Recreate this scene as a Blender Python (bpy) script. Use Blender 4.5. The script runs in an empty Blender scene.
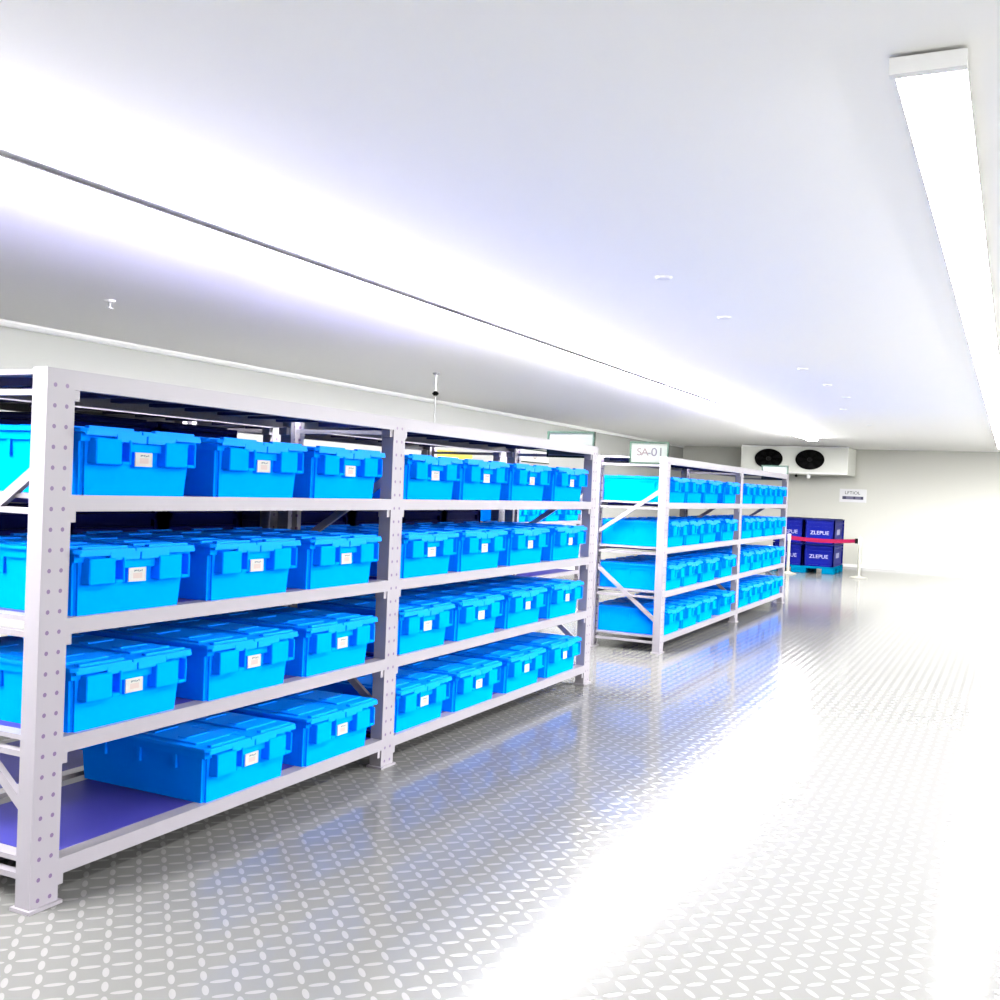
import bpy, bmesh, math, random
from mathutils import Vector, Matrix
random.seed(7)
S = 2.5                      # metres per layout unit
ZF = 0.515                   # eye height above the floor in layout units
COL = bpy.context.scene.collection
SC = bpy.context.scene


def W(x, y, z):
    return Vector((x * S, y * S, (z + ZF) * S))


# ------------------------------------------------------------------ materials
def new_mat(name):
    m = bpy.data.materials.new(name)
    m.use_nodes = True
    nt = m.node_tree
    return m, nt, nt.nodes['Principled BSDF']


def plain(name, col, rough=.5, metal=0., spec=.5, coat=0., noise=0., nscale=6., bump=0., bscale=60.):
    m, nt, b = new_mat(name)
    b.inputs['Base Color'].default_value = (*col, 1)
    b.inputs['Roughness'].default_value = rough
    b.inputs['Metallic'].default_value = metal
    b.inputs['Specular IOR Level'].default_value = spec
    b.inputs['Coat Weight'].default_value = coat
    tc = nt.nodes.new('ShaderNodeTexCoord')
    if noise:
        n = nt.nodes.new('ShaderNodeTexNoise')
        n.inputs['Scale'].default_value = nscale
        nt.links.new(tc.outputs['Object'], n.inputs['Vector'])
        mx = nt.nodes.new('ShaderNodeMix')
        mx.data_type = 'RGBA'
        mx.inputs[6].default_value = (*[c * (1 - noise) for c in col], 1)
        mx.inputs[7].default_value = (*[min(1, c * (1 + noise)) for c in col], 1)
        nt.links.new(n.outputs['Fac'], mx.inputs[0])
        nt.links.new(mx.outputs[2], b.inputs['Base Color'])
    if bump:
        n2 = nt.nodes.new('ShaderNodeTexNoise')
        n2.inputs['Scale'].default_value = bscale
        nt.links.new(tc.outputs['Object'], n2.inputs['Vector'])
        bp = nt.nodes.new('ShaderNodeBump')
        bp.inputs['Strength'].default_value = bump
        bp.inputs['Distance'].default_value = .01
        nt.links.new(n2.outputs['Fac'], bp.inputs['Height'])
        nt.links.new(bp.outputs['Normal'], b.inputs['Normal'])
    return m


def emit(name, col, strength):
    m, nt, b = new_mat(name)
    b.inputs['Base Color'].default_value = (.8, .8, .8, 1)
    b.inputs['Emission Color'].default_value = (*col, 1)
    b.inputs['Emission Strength'].default_value = strength
    return m


def math_node(nt, op, a, b=None):
    n = nt.nodes.new('ShaderNodeMath')
    n.operation = op
    for i, v in enumerate((a, b)):
        if v is None:
            continue
        if isinstance(v, (int, float)):
            n.inputs[i].default_value = v
        else:
            nt.links.new(v, n.inputs[i])
    return n.outputs[0]


def wave_panel(name, col, axis, pitch, rough, strength, spec=.5):
    """profiled sheet panel: fine grooves across one axis, in bump only"""
    m, nt, b = new_mat(name)
    b.inputs['Roughness'].default_value = rough
    b.inputs['Specular IOR Level'].default_value = spec
    b.inputs['Base Color'].default_value = (*col, 1)
    tc = nt.nodes.new('ShaderNodeTexCoord')
    sp = nt.nodes.new('ShaderNodeSeparateXYZ')
    nt.links.new(tc.outputs['Object'], sp.inputs[0])
    t = math_node(nt, 'MULTIPLY', sp.outputs[axis], 1 / pitch)
    f = math_node(nt, 'FRACT', t)
    d = math_node(nt, 'ABSOLUTE', math_node(nt, 'SUBTRACT', f, .5))
    g = math_node(nt, 'GREATER_THAN', d, .455)
    bp = nt.nodes.new('ShaderNodeBump')
    bp.inputs['Strength'].default_value = strength
    bp.inputs['Distance'].default_value = .006
    bp.invert = True
    nt.links.new(g, bp.inputs['Height'])
    nt.links.new(bp.outputs['Normal'], b.inputs['Normal'])
    return m


def checker_plate(name):
    m, nt, b = new_mat(name)
    tc = nt.nodes.new('ShaderNodeTexCoord')
    sp = nt.nodes.new('ShaderNodeSeparateXYZ')
    nt.links.new(tc.outputs['Object'], sp.inputs[0])
    p = .056
    u = math_node(nt, 'MULTIPLY', sp.outputs[0], 1 / p)
    v = math_node(nt, 'MULTIPLY', sp.outputs[1], 1 / p)
    par = math_node(nt, 'MODULO', math_node(nt, 'ABSOLUTE', math_node(nt, 'ADD', math_node(nt, 'FLOOR', u), math_node(nt, 'FLOOR', v))), 2.)
    fu = math_node(nt, 'SUBTRACT', math_node(nt, 'FRACT', u), .5)
    fv = math_node(nt, 'SUBTRACT', math_node(nt, 'FRACT', v), .5)
    sgn = math_node(nt, 'SUBTRACT', math_node(nt, 'MULTIPLY', par, 2.), 1.)
    fv2 = math_node(nt, 'MULTIPLY', fv, sgn)
    a = math_node(nt, 'MULTIPLY', math_node(nt, 'ADD', fu, fv2), .7071 / .50)
    c = math_node(nt, 'MULTIPLY', math_node(nt, 'SUBTRACT', fu, fv2), .7071 / .16)
    r2 = math_node(nt, 'ADD', math_node(nt, 'MULTIPLY', a, a), math_node(nt, 'MULTIPLY', c, c))
    h = math_node(nt, 'MAXIMUM', math_node(nt, 'SUBTRACT', 1., r2), 0.)
    mx = nt.nodes.new('ShaderNodeMix')
    mx.data_type = 'RGBA'
    mx.inputs[6].default_value = (*FLOOR_A, 1)
    mx.inputs[7].default_value = (*FLOOR_B, 1)
    nt.links.new(math_node(nt, 'GREATER_THAN', h, .1), mx.inputs[0])
    nt.links.new(mx.outputs[2], b.inputs['Base Color'])
    b.inputs['Roughness'].default_value = .10
    b.inputs['Specular IOR Level'].default_value = .04
    bp = nt.nodes.new('ShaderNodeBump')
    bp.inputs['Strength'].default_value = .11
    bp.inputs['Distance'].default_value = .004
    nt.links.new(h, bp.inputs['Height'])
    nt.links.new(bp.outputs['Normal'], b.inputs['Normal'])
    return m


def post_mat(name, col):
    """painted steel with two columns of keyhole dots down the front web"""
    m, nt, b = new_mat(name)
    tc = nt.nodes.new('ShaderNodeTexCoord')
    sp = nt.nodes.new('ShaderNodeSeparateXYZ')
    nt.links.new(tc.outputs['Object'], sp.inputs[0])
    x = math_node(nt, 'SUBTRACT', math_node(nt, 'ABSOLUTE', sp.outputs[0]), .0085 * S)
    z = math_node(nt, 'SUBTRACT', math_node(nt, 'MODULO', sp.outputs[2], .024 * S), .012 * S)
    d = math_node(nt, 'SQRT', math_node(nt, 'ADD', math_node(nt, 'MULTIPLY', x, x), math_node(nt, 'MULTIPLY', z, z)))
    k = math_node(nt, 'LESS_THAN', d, .0026 * S)
    mx = nt.nodes.new('ShaderNodeMix')
    mx.data_type = 'RGBA'
    mx.inputs[6].default_value = (*col, 1)
    mx.inputs[7].default_value = (.06, .03, .09, 1)
    nt.links.new(k, mx.inputs[0])
    nt.links.new(mx.outputs[2], b.inputs['Base Color'])
    b.inputs['Roughness'].default_value = .45
    return m


def card_mat(name):
    """white paper card: a dark print line on top, a reddish block below"""
    m, nt, b = new_mat(name)
    tc = nt.nodes.new('ShaderNodeTexCoord')
    sp = nt.nodes.new('ShaderNodeSeparateXYZ')
    nt.links.new(tc.outputs['Generated'], sp.inputs[0])
    gx, gz = sp.outputs[0], sp.outputs[2]

    def band(s, lo, hi):
        return math_node(nt, 'MULTIPLY', math_node(nt, 'GREATER_THAN', s, lo), math_node(nt, 'LESS_THAN', s, hi))
    n = nt.nodes.new('ShaderNodeTexNoise')
    n.inputs['Scale'].default_value = 9
    nt.links.new(tc.outputs['Generated'], n.inputs['Vector'])
    dark = math_node(nt, 'MULTIPLY', math_node(nt, 'MULTIPLY', band(gx, .3, .8), band(gz, .7, .84)), math_node(nt, 'GREATER_THAN', n.outputs['Fac'], .46))
    red = math_node(nt, 'MULTIPLY', math_node(nt, 'MULTIPLY', band(gx, .25, .78), band(gz, .22, .62)), .5)
    m1 = nt.nodes.new('ShaderNodeMix')
    m1.data_type = 'RGBA'
    m1.inputs[6].default_value = (*CARD, 1)
    m1.inputs[7].default_value = (CARD[0], CARD[1] * .55, CARD[2] * .5, 1)
    nt.links.new(red, m1.inputs[0])
    m2 = nt.nodes.new('ShaderNodeMix')
    m2.data_type = 'RGBA'
    nt.links.new(m1.outputs[2], m2.inputs[6])
    m2.inputs[7].default_value = (.02, .05, .06, 1)
    nt.links.new(dark, m2.inputs[0])
    nt.links.new(m2.outputs[2], b.inputs['Base Color'])
    b.inputs['Roughness'].default_value = .6
    return m


STEEL = (.156, .146, .165)
FLOOR_A = (.076, .076, .074)
FLOOR_B = (.112, .112, .109)
CARD = (.23, .23, .215)
LIGHT = 390.0
M = {
    'floor': checker_plate('checker_plate'),
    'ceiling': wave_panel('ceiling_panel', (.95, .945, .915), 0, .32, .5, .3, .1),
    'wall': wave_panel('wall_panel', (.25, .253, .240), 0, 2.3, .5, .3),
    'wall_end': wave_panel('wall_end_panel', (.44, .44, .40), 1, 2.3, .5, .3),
    'trim': plain('white_trim', (.7, .7, .69), .4),
    'steel': plain('white_painted_steel', STEEL, .42, noise=.04, nscale=3),
    'post': post_mat('perforated_white_steel', STEEL),
    'deck': plain('shade_navy_deck', (.026, .025, .17), .5, spec=.1),  # navy puts the shade under the white shelves into the colour
    'deck_top': plain('shade_slate_deck', (.034, .033, .098), .5, spec=.1),  # dark slate carries the shade beneath the top deck as colour
    'blue': plain('blue_plastic', (.0, .165, .78), .5, spec=.0, noise=.05, nscale=5),
    'blue_side': plain('blue_plastic_lid', (.0, .172, .80), .42, spec=.03, noise=.05, nscale=7),
    'navy': plain('navy_plastic', (.0015, .004, .10), .5, spec=.05, noise=.1, nscale=5),
    'navy_d': plain('dark_navy_plastic', (.001, .003, .05), .5, spec=.05),
    'palletblue': plain('light_blue_plastic', (.0, .075, .15), .5, spec=.0),
    'card': card_mat('paper_card'),
    'signwhite': plain('white_sign_board', (.074, .081, .077), .5, spec=.1),
    'green': plain('green_sign_frame', (.010, .025, .017), .5, spec=.1),
    'pinktext': plain('faded_pink_print', (.040, .026, .031), .6, spec=.1),
    'purpletext': plain('faded_purple_print', (.028, .024, .037), .6, spec=.1),
    'browntext': plain('brown_print', (.16, .12, .10), .6),
    'navytext': plain('navy_print', (.02, .02, .06), .6),
    'greytext': plain('grey_print', (.027, .027, .031), .6, spec=.1),
    'bandblue': plain('grey_blue_band', (.10, .095, .16), .6),
    'whitetext': plain('white_print', (.16, .16, .25), .6),
    'wallsign': plain('white_wall_sign', (.34, .34, .33), .5),
    'noticewhite': plain('white_notice_board', (.55, .55, .57), .5),
    'yellow': plain('yellow_plate', (.5, .44, .0), .5),
    'casing': plain('white_casing', (.60, .61, .56), .4),
    'black': plain('black_metal', (.0012, .0012, .0012), .6, spec=.04),
    'blackshine': plain('black_blade', (.0016, .0016, .0016), .5, spec=.08),
    'hub': plain('grey_hub', (.012, .012, .012), .5, spec=.1),
    'chrome': plain('brushed_steel', (.17, .17, .145), .45),
    'basedark': plain('dark_base_rubber', (.10, .10, .085), .5),
    'belt': plain('red_belt_webbing', (.11, .006, .024), .7, spec=.0),
    'tube': emit('lamp_diffuser', (1., .99, .985), LIGHT),
    'tube_soft': emit('soft_lamp_diffuser', (1., .99, .985), LIGHT * .42),
    'lampbody': plain('lamp_body', (.8, .8, .8), .4),
    'grey': plain('grey_plastic', (.25, .25, .25), .5),
}


# ------------------------------------------------------------------ mesh kit
class MB:
    def __init__(self):
        self.bm = bmesh.new()

    def box(self, x0, x1, y0, y1, z0, z1, rot=None, bevel=0):
        bm = self.bm
        vs = [bm.verts.new(Vector((x, y, z))) for x in (x0, x1) for y in (y0, y1) for z in (z0, z1)]
        q = [(0, 1, 3, 2), (4, 6, 7, 5), (0, 4, 5, 1), (2, 3, 7, 6), (0, 2, 6, 4), (1, 5, 7, 3)]
        fs = [bm.faces.new([vs[i] for i in f]) for f in q]
        if bevel:
            es = list({e for f in fs for e in f.edges})
            bmesh.ops.bevel(bm, geom=es, offset=bevel, segments=2, affect='EDGES', profile=.5)
        return self

    def hexa(self, bot, top):
        """bot/top: four points each, counter-clockwise from above"""
        bm = self.bm
        b = [bm.verts.new(Vector(p)) for p in bot]
        t = [bm.verts.new(Vector(p)) for p in top]
        fs = [bm.faces.new(b[::-1]), bm.faces.new(t)]
        for i in range(4):
            j = (i + 1) % 4
            fs.append(bm.faces.new([b[i], b[j], t[j], t[i]]))
        return fs

    def prism(self, pts, axis, a, b):
        """extrude 2-D outline along axis from a to b"""
        def mk(p, t):
            u, v = p
            return Vector({'x': (t, u, v), 'y': (u, t, v), 'z': (u, v, t)}[axis])
        bm = self.bm
        A = [bm.verts.new(mk(p, a)) for p in pts]
        B = [bm.verts.new(mk(p, b)) for p in pts]
        n = len(pts)
        bm.faces.new(A)
        bm.faces.new(B[::-1])
        for i in range(n):
            j = (i + 1) % n
            bm.faces.new([A[j], A[i], B[i], B[j]])
        return self

    def bar(self, p0, p1, w, t, up=Vector((1, 0, 0))):
        """flat bar from p0 to p1; thickness t along up, width w across"""
        p0, p1 = Vector(p0), Vector(p1)
        d = (p1 - p0).normalized()
        s = d.cross(up).normalized() * w / 2
        u = up.normalized() * t / 2
        c = [(-1, -1), (1, -1), (1, 1), (-1, 1)]
        self.hexa([p0 + s * i + u * j for i, j in c], [p1 + s * i + u * j for i, j in c])
        return self

    def tube(self, p0, p1, r0, r1=None, seg=16, sx=1., sz=1.):
        r1 = r0 if r1 is None else r1
        p0, p1 = Vector(p0), Vector(p1)
        d = (p1 - p0).normalized()
        a = Vector((0, 0, 1)) if abs(d.z) < .9 else Vector((1, 0, 0))
        e = d.cross(a).normalized()
        f = d.cross(e).normalized()
        bm = self.bm
        A, B = [], []
        for i in range(seg):
            t = 2 * math.pi * i / seg
            o = e * math.cos(t) * sx + f * math.sin(t) * sz
            A.append(bm.verts.new(p0 + o * r0))
            B.append(bm.verts.new(p1 + o * r1))
        bm.faces.new(A)
        bm.faces.new(B[::-1])
        for i in range(seg):
            j = (i + 1) % seg
            bm.faces.new([A[j], A[i], B[i], B[j]])
        return self

    def ring(self, c, ry, rz, r, seg=36, m=8):
        """elliptic torus in the plane x = const"""
        bm = self.bm
        R = []
        for i in range(seg):
            t = 2 * math.pi * i / seg
            cy, cz = math.cos(t), math.sin(t)
            row = []
            for k in range(m):
                a = 2 * math.pi * k / m
                row.append(bm.verts.new(Vector((c[0] + r * math.sin(a), c[1] + cy * (ry + r * math.cos(a)), c[2] + cz * (rz + r * math.cos(a))))))
            R.append(row)
        for i in range(seg):
            for k in range(m):
                bm.faces.new([R[i][k], R[(i + 1) % seg][k], R[(i + 1) % seg][(k + 1) % m], R[i][(k + 1) % m]])
        return self

    def build(self, name, mat, parent=None, loc=(0, 0, 0), bevel=0, smooth=False, world=False):
        bm = self.bm
        bmesh.ops.recalc_face_normals(bm, faces=bm.faces[:])
        if bevel:
            es = [e for e in bm.edges if len(e.link_faces) == 2 and e.calc_face_angle(0) > .6]
            bmesh.ops.bevel(bm, geom=es, offset=bevel, segments=2, affect='EDGES', clamp_overlap=True)
        bmesh.ops.scale(bm, vec=(S, S, S), verts=bm.verts[:])
        me = bpy.data.meshes.new(name)
        bm.to_mesh(me)
        bm.free()
        me.materials.append(M[mat])
        if smooth:
            me.shade_smooth()
        o = bpy.data.objects.new(name, me)
        COL.objects.link(o)
        if parent is not None:
            o.parent = parent
            o.location = Vector(loc) * S
        else:
            o.location = W(*loc)
        return o


def tag(o, label, cat, group=None):
    o['label'] = label
    o['category'] = cat
    if group:
        o['group'] = group
    return o


def struct(o):
    o['kind'] = 'structure'
    return o


def thing(name, loc, label, cat, group=None):
    o = bpy.data.objects.new(name, None)
    o.empty_display_size = .1
    COL.objects.link(o)
    o.location = W(*loc)
    return tag(o, label, cat, group)


def dup(root, loc, label, skip=()):
    r = root.copy()
    COL.objects.link(r)
    r.location = W(*loc)
    r['label'] = label
    for ch in list(root.children):
        if ch.name.split('.')[0] in skip:
            continue
        c = ch.copy()
        COL.objects.link(c)
        c.parent = r
        for g in list(ch.children):
            d = g.copy()
            COL.objects.link(d)
            d.parent = c
    return r


def text_mesh(name, s, mat, size, parent, loc, face, depth=.002, sx=1.):
    """lettering as thin solid glyphs; face '-x' or '-y' is the way it looks"""
    cu = bpy.data.curves.new(name, 'FONT')
    cu.body = s
    cu.size = size * S
    cu.align_x = 'CENTER'
    cu.align_y = 'CENTER'
    cu.extrude = depth
    tmp = bpy.data.objects.new(name, cu)
    COL.objects.link(tmp)
    bpy.context.view_layer.update()
    dg = bpy.context.evaluated_depsgraph_get()
    me = bpy.data.meshes.new_from_object(tmp.evaluated_get(dg))
    bpy.data.objects.remove(tmp)
    bpy.data.curves.remove(cu)
    R = Matrix.Rotation(math.pi / 2, 4, 'X')
    if face == '-x':
        R = Matrix.Rotation(-math.pi / 2, 4, 'Z') @ R
    me.transform(R @ Matrix.Diagonal((sx, 1, 1, 1)))
    me.materials.clear()
    me.materials.append(M[mat])
    o = bpy.data.objects.new(name, me)
    COL.objects.link(o)
    o.parent = parent
    o.location = Vector(loc) * S
    return o


# ------------------------------------------------------------------ the room
X0, X1, Y0, Y1, ZC = -1.6, 8.55, -2.6, 2.5, .3994
T = .06
struct(MB().box(X0 - T, X1 + T, Y0 - T, Y1 + T, -T, 0).build('floor', 'floor', loc=(0, 0, -ZF)))
struct(MB().box(X0 - T, X1 + T, Y0 - T, Y1 + T, 0, T).build('ceiling', 'ceiling', loc=(0, 0, ZC)))
H = ZC + ZF
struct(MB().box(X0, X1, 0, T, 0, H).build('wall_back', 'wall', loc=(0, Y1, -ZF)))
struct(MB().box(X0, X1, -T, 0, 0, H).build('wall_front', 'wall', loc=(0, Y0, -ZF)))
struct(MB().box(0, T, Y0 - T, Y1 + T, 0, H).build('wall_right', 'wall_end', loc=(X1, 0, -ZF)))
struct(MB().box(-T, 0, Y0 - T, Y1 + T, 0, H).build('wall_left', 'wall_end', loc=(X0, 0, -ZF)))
struct(MB().prism([(-.016, 0), (0, 0), (0, -.016), (-.006, -.013), (-.013, -.006)], 'x', X0, X1).build('trim_1', 'trim', loc=(0, Y1, ZC)))
struct(MB().box(-.012, 0, Y0, Y1, 0, .022).build('baseboard_right', 'trim', loc=(X1, 0, -ZF), bevel=.003))
struct(MB().box(X0, X1 - .012, -.012, 0, 0, .022).build('baseboard_back', 'trim', loc=(0, Y1, -ZF), bevel=.003))

# ------------------------------------------------------------------ strip lamps
def strip(y, xa, xb, label, drop, lamp, hang=0.):
    t = thing('strip_light', ((xa + xb) / 2, y, ZC - hang), label, 'ceiling light', 'long strip lights on the ceiling')
    L = (xb - xa) / 2
    MB().box(-L, L, -.031, .031, -.007, -.004).build('lamp_housing', 'lampbody', t)
    MB().prism([(-.030, -.007), (-.028, -.007 - drop), (-.010, -.010 - drop), (0, -.007 - drop), (.010, -.010 - drop), (.028, -.007 - drop), (.030, -.007)], 'x', -L + .006, L - .006).build('lamp_diffuser', lamp, t)
    if hang:
        for k in range(9):
            x = -L + .2 + (2 * L - .4) * k / 8
            MB().tube((x, 0, -.005), (x, 0, hang), .0022, None, 8).build('suspension_rod', 'lampbody', t)
    for s in (-1, 1):
        MB().box(s * L - .006, s * L + .006, -.032, .032, -.018, -.003).build('end_cap', 'lampbody', t)


strip(1.200, -.6, 7.05, 'long white strip light close under the ceiling above the racks', .0050, 'tube', .002)
strip(.085, 1.0, 7.65, 'long strip light over the aisle, at the photo\'s top right corner', .0, 'tube_soft')
strip(-1.0, .2, 7.65, 'added strip light over the far side of the aisle, outside the view', .0, 'tube')  # added unseen lamp, lights the tote fronts and the floor
strip(-2.0, -.4, 7.65, 'added strip light along the far side wall, outside the view', .0, 'tube')  # another added unseen lamp, evens out the frontal light

# ------------------------------------------------------------------ racks
SH = [-.0306, -.1762, -.3175, -.4623]     # shelf tops
TOPB, TOPT = .0935, .1165                 # top beam bottom and top
D = .25                                   # rack depth
PW, PD = .040, .024                       # post width and depth


def make_rack(x_posts, y0, label, top_deck=True, levels=(0, 1, 2, 3), name='shelving_rack'):
    """x_posts: right edge of each upright"""
    cx = (x_posts[0] - PW + x_posts[-1]) / 2
    t = thing(name, (cx, y0 + D / 2, -ZF), label, 'rack', 'white shelving racks')
    toZ = TOPT + ZF
    oy = -D / 2
    pm = None
    for xr in x_posts:
        for side in (0, 1):
            a = PW / 2
            prof = [(-a, 0), (a, 0), (a, PD), (a - .012, PD), (a - .012, PD - .004), (a - .005, PD - .004), (a - .005, .005),
                    (-a + .005, .005), (-a + .005, PD - .004), (-a + .012, PD - .004), (-a + .012, PD), (-a, PD)]
            if side:
                prof = [(x, -y) for x, y in prof][::-1]
            m = MB().prism(prof, 'z', 0, toZ)
            m.box(-a - .004, a + .004, -.004 if not side else -PD - .004, PD + .004 if not side else .004, 0, .004)
            m.build('post', 'post', t, (xr - PW / 2 - cx, oy + (D if side else 0), 0))
        xm = xr - PW / 2 - cx
        ya, yb = oy + PD * .6, oy + D - PD * .6
        for (f, zf, zb) in (('f', .012, -.137), ('b', -.420, -.243)):
            MB().bar((xm, ya, zf + ZF), (xm, yb, zb + ZF), .0125, .008).build('brace', 'steel', t)
        zs = [SH[i] - .020 for i in levels] + ([TOPB - .004] if top_deck else [])
        for z in zs:
            m = MB()
            m.box(xm - .006, xm + .006, oy + PD, oy + D - PD, z + ZF - .004, z + ZF + .003)
            m.build('end_tie', 'steel', t)
    for i in range(len(x_posts) - 1):
        a, b = x_posts[i] - cx, x_posts[i + 1] - PW - cx
        lv = [(SH[k], .0193) for k in levels] + ([(TOPT, TOPT - TOPB)] if top_deck else [])
        for z, h in lv:
            z += ZF
            for s in (0, 1):
                def yy(v):
                    return oy + v if not s else oy + D - v
                prof = [(yy(.0), z - h), (yy(.0), z), (yy(.022), z), (yy(.022), z - .004), (yy(.004), z - .004), (yy(.004), z - h + .003), (yy(.012), z - h + .003), (yy(.012), z - h)]
                m = MB().prism(prof, 'x', a, b)
                for (p, q) in ((a, a + .009), (b - .009, b)):
                    y_, y2 = sorted((yy(.002), yy(.020)))
                    m.box(p, q, y_, y2, z - h - .013, z - h + .001)
                m.build('beam', 'steel', t)
            m = MB().box(a + .001, b - .001, oy + .0225, oy + D - .0225, z - .004, z)
            n = 9
            for k in range(n):
                xx = a + (b - a) * (k + .5) / n
                m.box(xx - .008, xx + .008, oy + .024, oy + D - .024, z - .014, z - .004)
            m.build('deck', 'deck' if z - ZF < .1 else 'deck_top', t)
            # deck edge lips seen from the rack's end
            if i == 0:
                MB().box(a - PW * .5, a, oy + PD, oy + D - PD, z - .006, z).build('deck_lip', 'steel', t)
            if i == len(x_posts) - 2:
                MB().box(b, b + PW * .5, oy + PD, oy + D - PD, z - .006, z).build('deck_lip', 'steel', t)
    return t


make_rack([.893, 1.642, 2.6285], 1.0, 'near white shelving rack of two bays loaded with blue totes')
make_rack([3.2853, 4.3008, 5.258], 1.0, 'farther white shelving rack of two bays near the end wall')
make_rack([.893, 1.642, 2.6285], 1.0 + D + .018, 'white rack standing back to back behind the near rack, holding added dark crates', levels=(0, 1, 3))

make_rack([4.66, 5.66], Y1 - D - .02, 'white rack against the back wall, glimpsed through the near rack')

# ------------------------------------------------------------------ totes
BW, BD, BH = .178, .236, .083


def make_tote(loc, label):
    """origin: base, front middle; front looks along -y"""
    t = thing('storage_tote', loc, label, 'tote', 'blue totes on the shelving racks')
    hw = BW / 2
    ht = hw + .005
    zt = .072
    m = MB()
    fs = m.hexa([(-hw, 0, 0), (hw, 0, 0), (hw, BD, 0), (-hw, BD, 0)], [(-ht, -.004, zt), (ht, -.004, zt), (ht, BD + .004, zt), (-ht, BD + .004, zt)])
    es = [e for e in m.bm.edges if abs(e.verts[0].co.z - e.verts[1].co.z) > .01]
    bmesh.ops.bevel(m.bm, geom=es, offset=.005, segments=3, affect='EDGES')
    # rim band round the top, and the front band between the grips
    m.box(-ht - .003, ht + .003, -.0065, BD + .0065, .065, .075)
    for s in (0, 1):
        y = (lambda v: -v) if not s else (lambda v: BD + v)
        ya, yb = sorted((y(.009), y(-.003)))
        m.box(-.029, .031, ya, yb, .0555, .066)
    m.box(-.0145, .0165, -.0086, 0, .0365, .0560)
    # stiffening ribs down the long sides
    for s in (-1, 1):
        for yy in (.05, BD / 2, BD - .05):
            xa, xb = sorted((s * (hw + .001), s * (ht + .003)))
            m.box(xa, xb, yy - .003, yy + .003, .045, .066)
    m.build('body', 'blue', t)
    for s in (0, 1):
        sg = -1 if not s else 1
        y0 = -.002 if not s else BD + .002
        for xl in (-.083, .031):
            m = MB()

            def bx(xa, xb, d, za, zb):
                ya, yb = sorted((y0 - sg * .002, y0 + sg * d))
                m.box(xl + xa, xl + xb, ya, yb, za, zb)
            bx(0, .040, .016, .0385, .0695)
            bx(.040, .0525, .003, .0385, .0695)
            bx(.0525, .0555, .016, .0385, .0695)
            bx(.040, .0525, .016, .0385, .0425)
            m.build('handle', 'blue', t, bevel=.0008)
    # two lid flaps meeting in a toothed seam
    teeth = 7
    y_f, y_b = -.016, BD + .016
    seam = []
    for k in range(teeth):
        ya = y_f + (y_b - y_f) * k / teeth
        yb = y_f + (y_b - y_f) * (k + 1) / teeth
        x = .009 if k % 2 else -.009
        seam += [(x, ya), (x, yb)]
    for s in (-1, 1):
        lw = ht + .0075
        pts = [(p[0] + s * .0006, p[1]) for p in seam]
        out = [(s * lw, y_b - .006), (s * (lw - .006), y_b)][::1]
        poly = pts + [(s * (lw - .006), y_b), (s * lw, y_b - .006), (s * lw, y_f + .006), (s * (lw - .006), y_f)]
        m = MB().prism(poly, 'z', .0755, .0805)
        # raised panel, front lip and hinge ridge
        xa, xb = sorted((s * .018, s * (lw - .012)))
        m.box(xa, xb, .016, BD - .016, .0805, .083)
        for yy in (-.011, BD + .003):
            m.box(xa, xb, yy, yy + .008, .0805, .0838)
        for k in range(3):
            yy = .045 + k * .06
            xa2, xb2 = sorted((s * .030, s * (lw - .024)))
            m.box(xa2, xb2, yy, yy + .018, .083, .0843)
        xa, xb = sorted((s * .001, s * .050))
        for yf in (-.016, BD + .012):
            m.box(xa, xb, yf, yf + .004, .0665, .077)
        xa, xb = sorted((s * .050, s * (lw - .004)))
        for yf in (-.016, BD + .0125):
            m.box(xa, xb, yf, yf + .0035, .0725, .077)
        m.build('lid_flap', 'blue_side', t, bevel=.0007)
    m = MB().box(.001 - .0145, .001 + .0145, -.0098, -.0084, .0375, .0550)
    m.build('label_card', 'card', t)
    return t


ORD = ['leftmost', 'second from left', 'third from left', 'fourth from left']
LEV = ['top', 'second', 'third', 'bottom']
BAYS = [
    ('near rack left bay', [1.0, 1.2345, 1.4625], 3),
    ('near rack right bay', [1.7455, 1.966, 2.2025, 2.4425], 4),
    ('far rack left bay', [3.39, 3.602, 3.826, 4.105], 4),
    ('far rack right bay', [4.42, 4.64, 4.862, 5.085], 4),
]
first = None
for bi, (bn, xs, n) in enumerate(BAYS):
    for lv in range(4):
        for i, x in enumerate(xs):
            if bi == 0 and lv == 3 and i == 0:
                continue                # lies outside the photo
            pos = ORD[i] if i < n - 1 else 'rightmost'
            if bi == 0 and lv == 3 and i == 1:
                pos = 'leftmost'
            lab = 'blue lidded tote, %s on the %s shelf of the %s' % (pos, LEV[lv], bn)
            dx, dy = random.uniform(-.004, .004), random.uniform(-.001, .004)
            p = (x + dx, 1.004 + dy, SH[lv])
            if first is None:
                first = make_tote(p, lab)
            else:
                dup(first, p, lab, ('label_card',) if bi > 1 else ())


for i, x in enumerate([4.78, 5.0, 5.22, 5.5]):
    dup(first, (x, Y1 - D - .016, SH[1]), 'blue tote glimpsed on the back wall rack, through the gap in the near rack', ('label_card',))['group'] = 'blue totes on the back wall rack'

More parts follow.
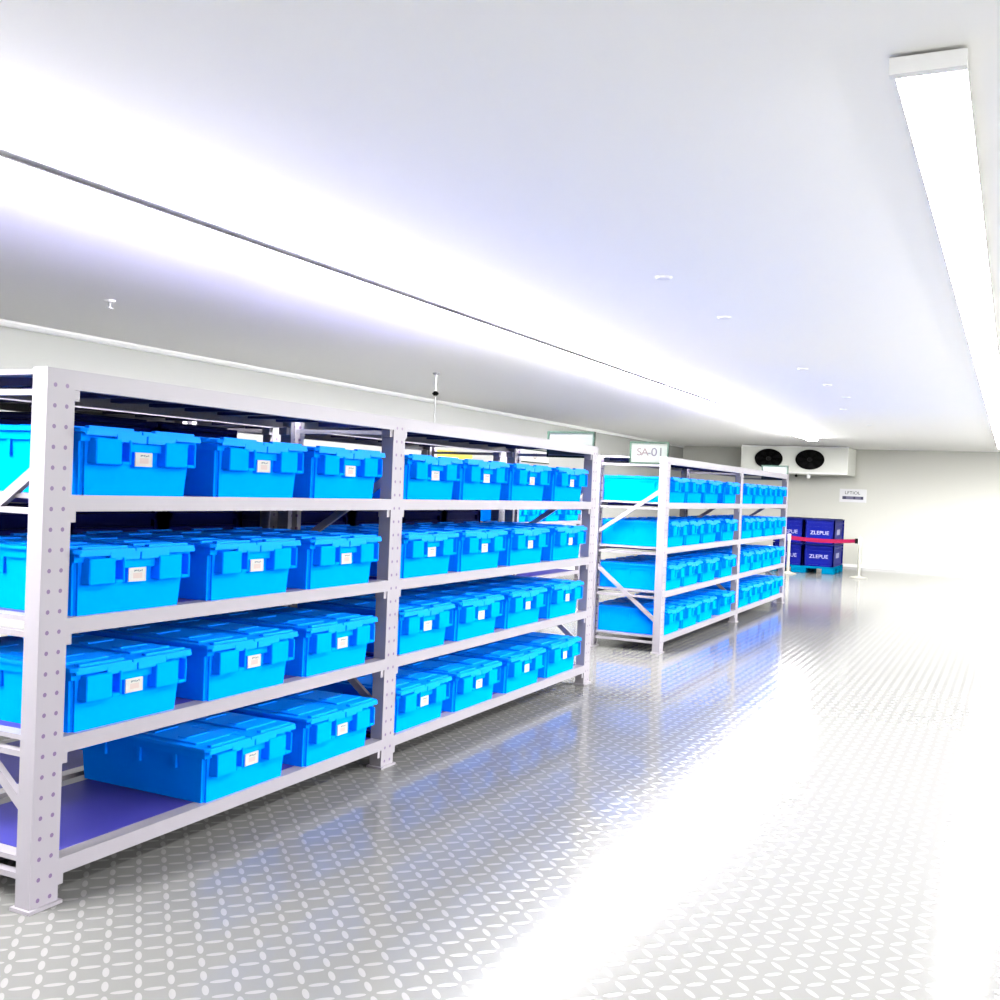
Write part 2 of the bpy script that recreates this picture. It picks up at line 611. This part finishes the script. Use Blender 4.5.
# ------------------------------------------------------------------ dark crates
def make_crate(name, loc, w, d, h, label, group, mark=False, cat='crate'):
    """origin: base centre; front looks along -x, w along y, d along x"""
    t = thing(name, loc, label, cat, group)
    m = MB()
    m.box(-d / 2 + .008, d / 2 - .008, -w / 2 + .008, w / 2 - .008, 0, h - .004, bevel=.004)
    for z in (.0, h * .78):
        m.box(-d / 2, d / 2, -w / 2, w / 2, z + .002, z + .012)
    m.box(-d / 2 + .003, d / 2 - .003, -w / 2 + .003, w / 2 - .003, h * .64, h * .70)
    for sx in (-1, 1):
        for k in (-1, 1):
            xa, xb = sorted((sx * (d / 2 - .01), sx * (d / 2)))
            m.box(xa, xb, k * w / 2 - (.016 if k > 0 else 0), k * w / 2 + (.016 if k < 0 else 0), .004, h - .006)
    for sy in (-1, 1):
        for k in (-1, 1):
            ya, yb = sorted((sy * (w / 2 - .01), sy * (w / 2)))
            m.box(k * d / 2 - (.016 if k > 0 else 0), k * d / 2 + (.016 if k < 0 else 0), ya, yb, .004, h - .006)
    m.build('body', 'navy', t)
    m = MB()
    m.box(-d / 2 - .001, d / 2 + .001, -w / 2 - .001, w / 2 + .001, h - .012, h - .003, bevel=.002)
    m.box(-d / 2 + .012, d / 2 - .012, -w / 2 + .012, w / 2 - .012, h - .003, h)
    m.build('lid', 'navy_d', t)
    if mark:
        text_mesh('lettering', 'ZLEPUE', 'whitetext', .036, t, (-d / 2 + .0065, 0, h * .44), '-x', sx=1.05)
        m = MB().box(-d * .16, d * .16, -w / 2 + .0072, -w / 2 + .009, h * .36, h * .58)
        m.build('side_label', 'whitetext', t)
    return t


for bay, xs in (('left', [.985, 1.19, 1.395]), ('right', [1.75, 1.955, 2.16, 2.365])):
    for i, x in enumerate(xs):  # added crates, their navy stands in for the darkness in the gap
        make_crate('added_dark_crate', (x + .05, 1.0 + D + .018 + D / 2, SH[1]), .215, .196, .124,
                   'added navy crate on the back to back rack, darkening the gap behind the second shelf', 'added dark crates behind the near rack')

for x, lab in ((1.225, 'leftmost'), (1.425, 'second')):  # crates added to darken the bright wall strip above the top totes
    make_crate('added_dark_crate', (x, 1.0 + D + .018 + D / 2, SH[0]), .215, .19, .117,
               'added navy crate, %s behind the top row of totes, hiding the bright wall' % lab, 'added dark crates behind the near rack')

# crates on the pallet by the end wall
PX, PYa = 7.5, 1.10
t = thing('pallet', (PX + .23, PYa + .23, -ZF), 'light blue plastic pallet on the floor under stacked navy crates', 'pallet')
m = MB()
m.box(-.23, .23, -.23, .23, .036, .049, bevel=.002)
m.build('deck', 'palletblue', t)
for xa in (-.23, -.05, .13):
    for ya, yb in ((-.23, -.152), (-.045, .055), (.16, .23)):
        MB().box(xa, xa + .10, ya, yb, 0, .036, bevel=.003).build('foot', 'palletblue', t)
hh = [.158, .172]
zz = [-ZF + .049, -ZF + .049 + .158]
for c, cn in ((0, 'right'), (1, 'left')):
    for k, kn in ((0, 'lower'), (1, 'upper')):
        make_crate('pallet_crate', (PX + .225, PYa + .103 + c * .212, zz[k]), .204, .44, hh[k],
                   'navy crate with white lettering, %s %s of the stack on the pallet' % (kn, cn), 'navy crates stacked on the pallet', mark=True)


# ------------------------------------------------------------------ rack-end signs
def make_sign(x, ya, yb, za, zb, label, text=None, mats=None):
    w, h = yb - ya, zb - za
    t = thing('rack_sign', (x, (ya + yb) / 2, za), label, 'sign', 'green framed signs on the rack ends')
    MB().box(-.002, .002, -w / 2, w / 2, 0, h).build('board', 'signwhite', t)
    e = .0045
    m = MB()
    m.box(-.005, .005, -w / 2, -w / 2 + e, 0, h)
    m.box(-.005, .005, w / 2 - e, w / 2, 0, h)
    m.box(-.005, .005, -w / 2 + e, w / 2 - e, h - e, h)
    m.box(-.005, .005, -w / 2 + e, w / 2 - e, 0, e)
    m.build('frame', 'green', t)
    if text:
        for s, mm, oy, oz, size in text:
            text_mesh('lettering', s, mm, size, t, (-.0022, oy, oz), '-x', depth=.0012, sx=1.15)
    return t


make_sign(2.606, 1.003, 1.138, .0845, .1545, 'blank green framed sign standing on the right end of the near rack')
make_sign(3.262, 1.001, 1.131, .0925, .1635, 'green framed sign with faded SA-01 lettering on the farther rack',
          [('S', 'pinktext', .033, .037, .034), ('A', 'pinktext', .014, .037, .034), ('-', 'purpletext', -.001, .037, .034), ('0', 'purpletext', -.017, .037, .038), ('1', 'greytext', -.039, .038, .038)])
make_sign(5.236, 1.0, 1.128, .0875, .158, 'white sign on the end of the farther rack, in front of the left fan')

t = thing('yellow_plate', (4.52, Y1, .128), 'yellow plate on the back wall, seen under the near rack\'s top beam', 'plate')
MB().box(-.232, .232, -.010, 0, 0, .036, bevel=.002).build('board', 'yellow', t)

t = thing('wall_sign', (5.43, Y1, .145), 'white sign with brown letters on the back wall, beside the green framed sign', 'sign')
MB().box(-.30, .30, -.008, 0, 0, .075, bevel=.001).build('board', 'wallsign', t)
m = MB()
m.box(-.302, .302, -.010, 0, .070, .076)
m.box(-.302, .302, -.010, 0, -.001, .004)
m.build('frame', 'green', t)
text_mesh('lettering', 'F', 'browntext', .052, t, (-.19, -.0085, .038), '-y', depth=.0015, sx=1.2)
text_mesh('lettering', 'U', 'browntext', .052, t, (.10, -.0085, .038), '-y', depth=.0015, sx=1.2)

# ------------------------------------------------------------------ cooler
CX, CYa, CYb, CZa, CZb = 8.12, 1.118, 1.915, .186, .3965
cw, ch, cd = CYb - CYa, CZb - CZa, X1 - CX - .002
t = thing('cooling_unit', (CX, (CYa + CYb) / 2, CZa), 'white wall cooling unit with two black fans under the ceiling', 'cooler')
m = MB().box(0, cd, -cw / 2, cw / 2, 0, ch, bevel=.006)
m.build('casing', 'casing', t)
m = MB()
m.box(-.004, .0, -cw / 2 + .003, cw / 2 - .003, ch - .010, ch - .001)
m.box(-.006, .0, -cw / 2 + .003, cw / 2 - .003, .004, .016)
m.build('front_edge', 'trim', t)
cyc = (CYa + CYb) / 2
for fy in (1.393, 1.699):
    oy, oz = fy - cyc, .296 - CZa
    ry, rz = .1035, .0725
    m = MB()
    m.tube((-.012, oy, oz), (-.001, oy, oz), 1, 1, 40, ry, rz)
    m.build('fan_shroud', 'black', t)
    f = t.children[-1]
    m = MB()
    for k in range(7):
        a = 2 * math.pi * k / 7
        pts = []
        for r, da, dx in ((.28, -.28, -.0125), (.92, -.16, -.0135), (.92, .30, -.019), (.28, .22, -.016)):
            pts.append(Vector((dx, oy + math.cos(a + da) * r * ry, oz + math.sin(a + da) * r * rz)))
        m.hexa([p + Vector((.0012, 0, 0)) for p in pts], pts)
    m.build('blade_set', 'blackshine', f)
    MB().tube((-.024, oy, oz), (-.012, oy, oz), .72, 1, 24, ry * .2, rz * .22).build('hub', 'hub', f)
    m = MB()
    for q in (.30, .48, .66, .84, 1.0):
        m.ring((-.025 + .011 * q * q, oy, oz), ry * q, rz * q, .0014 if q < 1 else .003, 40, 6)
    for k in range(4):
        a = math.pi * k / 4 + .3
        m.tube((-.0245, oy + math.cos(a) * ry * .2, oz + math.sin(a) * rz * .2), (-.014, oy + math.cos(a) * ry, oz + math.sin(a) * rz), .0013, None, 6)
        m.tube((-.0245, oy - math.cos(a) * ry * .2, oz - math.sin(a) * rz * .2), (-.014, oy - math.cos(a) * ry, oz - math.sin(a) * rz), .0013, None, 6)
    m.build('fan_guard', 'black', f)
MB().tube((.03, 1.405 - cyc, .0), (.03, 1.405 - cyc, -.030), .016, .013, 16).build('drain_outlet', 'trim', t)
m = MB().tube((.04, 1.50 - cyc, -.014), (.06, 1.50 - cyc, -.014), .009, None, 14)
m.tube((.05, 1.50 - cyc, .001), (.05, 1.50 - cyc, -.014), .004, None, 10)
m.build('pipe_stub', 'black', t)
for s in (-1, 1):
    MB().box(.05, .08, s * (cw / 2 - .1) - .01, s * (cw / 2 - .1) + .01, ch - .001, ZC - CZa).build('hanger', 'grey', t)

# notice on the end wall
t = thing('wall_notice', (X1, 1.130, .0), 'small white notice with a blue band on the end wall', 'notice')
MB().box(-.004, 0, -.100, .100, -.012, .090, bevel=.001).build('board', 'noticewhite', t)
MB().box(-.006, -.0035, -.078, .074, .010, .034).build('band', 'bandblue', t)
for ya, yb in ((.050, .078), (-.018, -.004), (-.078, -.060)):
    MB().box(-.0075, -.0055, ya, yb, .011, .033).build('band_block', 'navytext', t)
text_mesh('lettering', 'LFTIOL', 'greytext', .034, t, (-.0045, .004, .060), '-x', depth=.0012, sx=1.1)


# ------------------------------------------------------------------ belt barrier
def stanchion(x, y, label):
    t = thing('barrier_post', (x, y, -ZF), label, 'barrier post', 'belt barrier posts before the pallet')
    m = MB().tube((0, 0, 0), (0, 0, .006), .058, .056, 36)
    m.build('base_ring', 'basedark', t)
    MB().tube((0, 0, .006), (0, 0, .016), .050, .012, 32).build('base_cover', 'chrome', t)
    MB().tube((0, 0, .014), (0, 0, .225), .0105, None, 18).build('pole', 'chrome', t)
    m = MB().tube((0, 0, .225), (0, 0, .268), .013, None, 18)
    m.tube((0, 0, .268), (0, 0, .272), .0135, .010, 18)
    m.build('head', 'grey', t)
    return t


ta = stanchion(7.36, .915, 'pale belt barrier post at the right end of the red belt')
tb = stanchion(7.32, 1.372, 'pale belt barrier post beside the farther rack')
dv = Vector((-.04, 1.372 - .915, 0))
dl = dv.normalized()
MB().bar(dl * .013 + Vector((0, 0, .247)), dl * .032 + Vector((0, 0, .247)), .0015 + .012, .034, up=Vector((0, 0, 1))).build('belt_clip', 'black', ta)
m = MB()
n = 10
pa, pb = dl * .030 + Vector((0, 0, .247)), dv - dl * .013 + Vector((0, 0, .247))
for k in range(n):
    u0, u1 = k / n, (k + 1) / n
    sag = lambda u: Vector((0, 0, -.010 * 4 * u * (1 - u)))
    m.bar(pa.lerp(pb, u0) + sag(u0), pa.lerp(pb, u1) + sag(u1), .003, .026, up=Vector((0, 0, 1)))
m.build('belt', 'belt', ta)

# ------------------------------------------------------------------ ceiling fittings
t = thing('hanging_sensor', (3.30, 1.89, ZC), 'thin hanging sensor with a black bulb, over the racks', 'sensor')
MB().tube((0, 0, 0), (0, 0, -.006), .014, .010, 16).build('ceiling_rose', 'grey', t)
MB().tube((0, 0, -.004), (0, 0, -.068), .0022, None, 8).build('rod', 'lampbody', t)
m = MB().tube((0, 0, -.066), (0, 0, -.074), .006, .013, 16)
m.tube((0, 0, -.074), (0, 0, -.082), .013, .006, 16)
m.build('sensor_head', 'black', t)
MB().tube((0, 0, -.080), (0, 0, -.22), .0022, None, 8).build('cable', 'grey', t)

t = thing('sprinkler_head', (1.806, 1.92, ZC), 'small pale sprinkler on the ceiling at the photo\'s upper left', 'sprinkler')
MB().tube((0, 0, 0), (0, 0, -.005), .013, .011, 20).build('collar', 'lampbody', t)
MB().tube((0, 0, -.005), (0, 0, -.018), .004, .003, 12).build('nozzle', 'grey', t)
MB().tube((0, 0, -.018), (0, 0, -.020), .008, None, 16).build('deflector', 'lampbody', t)

fx = [(1.877, .60), (2.33, .60), (3.303, .60), (3.772, .60), (4.233, .60), (4.789, .69), (5.786, .70)]
f0 = None
for x, y in fx:
    if f0 is None:
        m = MB().tube((0, 0, 0), (0, 0, -.004), .017, .012, 20)
        f0 = m.build('ceiling_fastener', 'lampbody', loc=(x, y, ZC))
        tag(f0, 'small white round fastener on the ceiling, in a row right of the strip light', 'fastener', 'ceiling fasteners in a row')
    else:
        c = f0.copy()
        COL.objects.link(c)
        c.location = W(x, y, ZC)

# ------------------------------------------------------------------ camera
yaw, pitch, roll = math.radians(26.06585), math.radians(-.73375), math.radians(2.31112)
fw = Vector((math.cos(yaw) * math.cos(pitch), math.sin(yaw) * math.cos(pitch), math.sin(pitch)))
r0 = Vector((math.sin(yaw), -math.cos(yaw), 0))
u0 = r0.cross(fw)
r = r0 * math.cos(roll) + u0 * math.sin(roll)
u = -r0 * math.sin(roll) + u0 * math.cos(roll)
cam = bpy.data.cameras.new('camera')
cam.sensor_width = 36
cam.lens = 36 * 1051.276 / 1000
cam.clip_start = .02
co = bpy.data.objects.new('camera', cam)
COL.objects.link(co)
mw = Matrix((r, u, -fw)).transposed().to_4x4()
mw.translation = W(0, 0, 0)
co.matrix_world = mw
SC.camera = co

# ------------------------------------------------------------------ world, view
w = bpy.data.worlds.new('world')
SC.world = w
w.use_nodes = True
w.node_tree.nodes['Background'].inputs[0].default_value = (.8, .85, 1, 1)
w.node_tree.nodes['Background'].inputs[1].default_value = .05
vs = SC.view_settings
vs.view_transform = 'Standard'
vs.look = 'None'
vs.gamma = 1
vs.exposure = 0.0
vs.use_curve_mapping = False
SC.cycles.use_denoising = True
SC.cycles.max_bounces = 8
SC.cycles.sample_clamp_indirect = 6
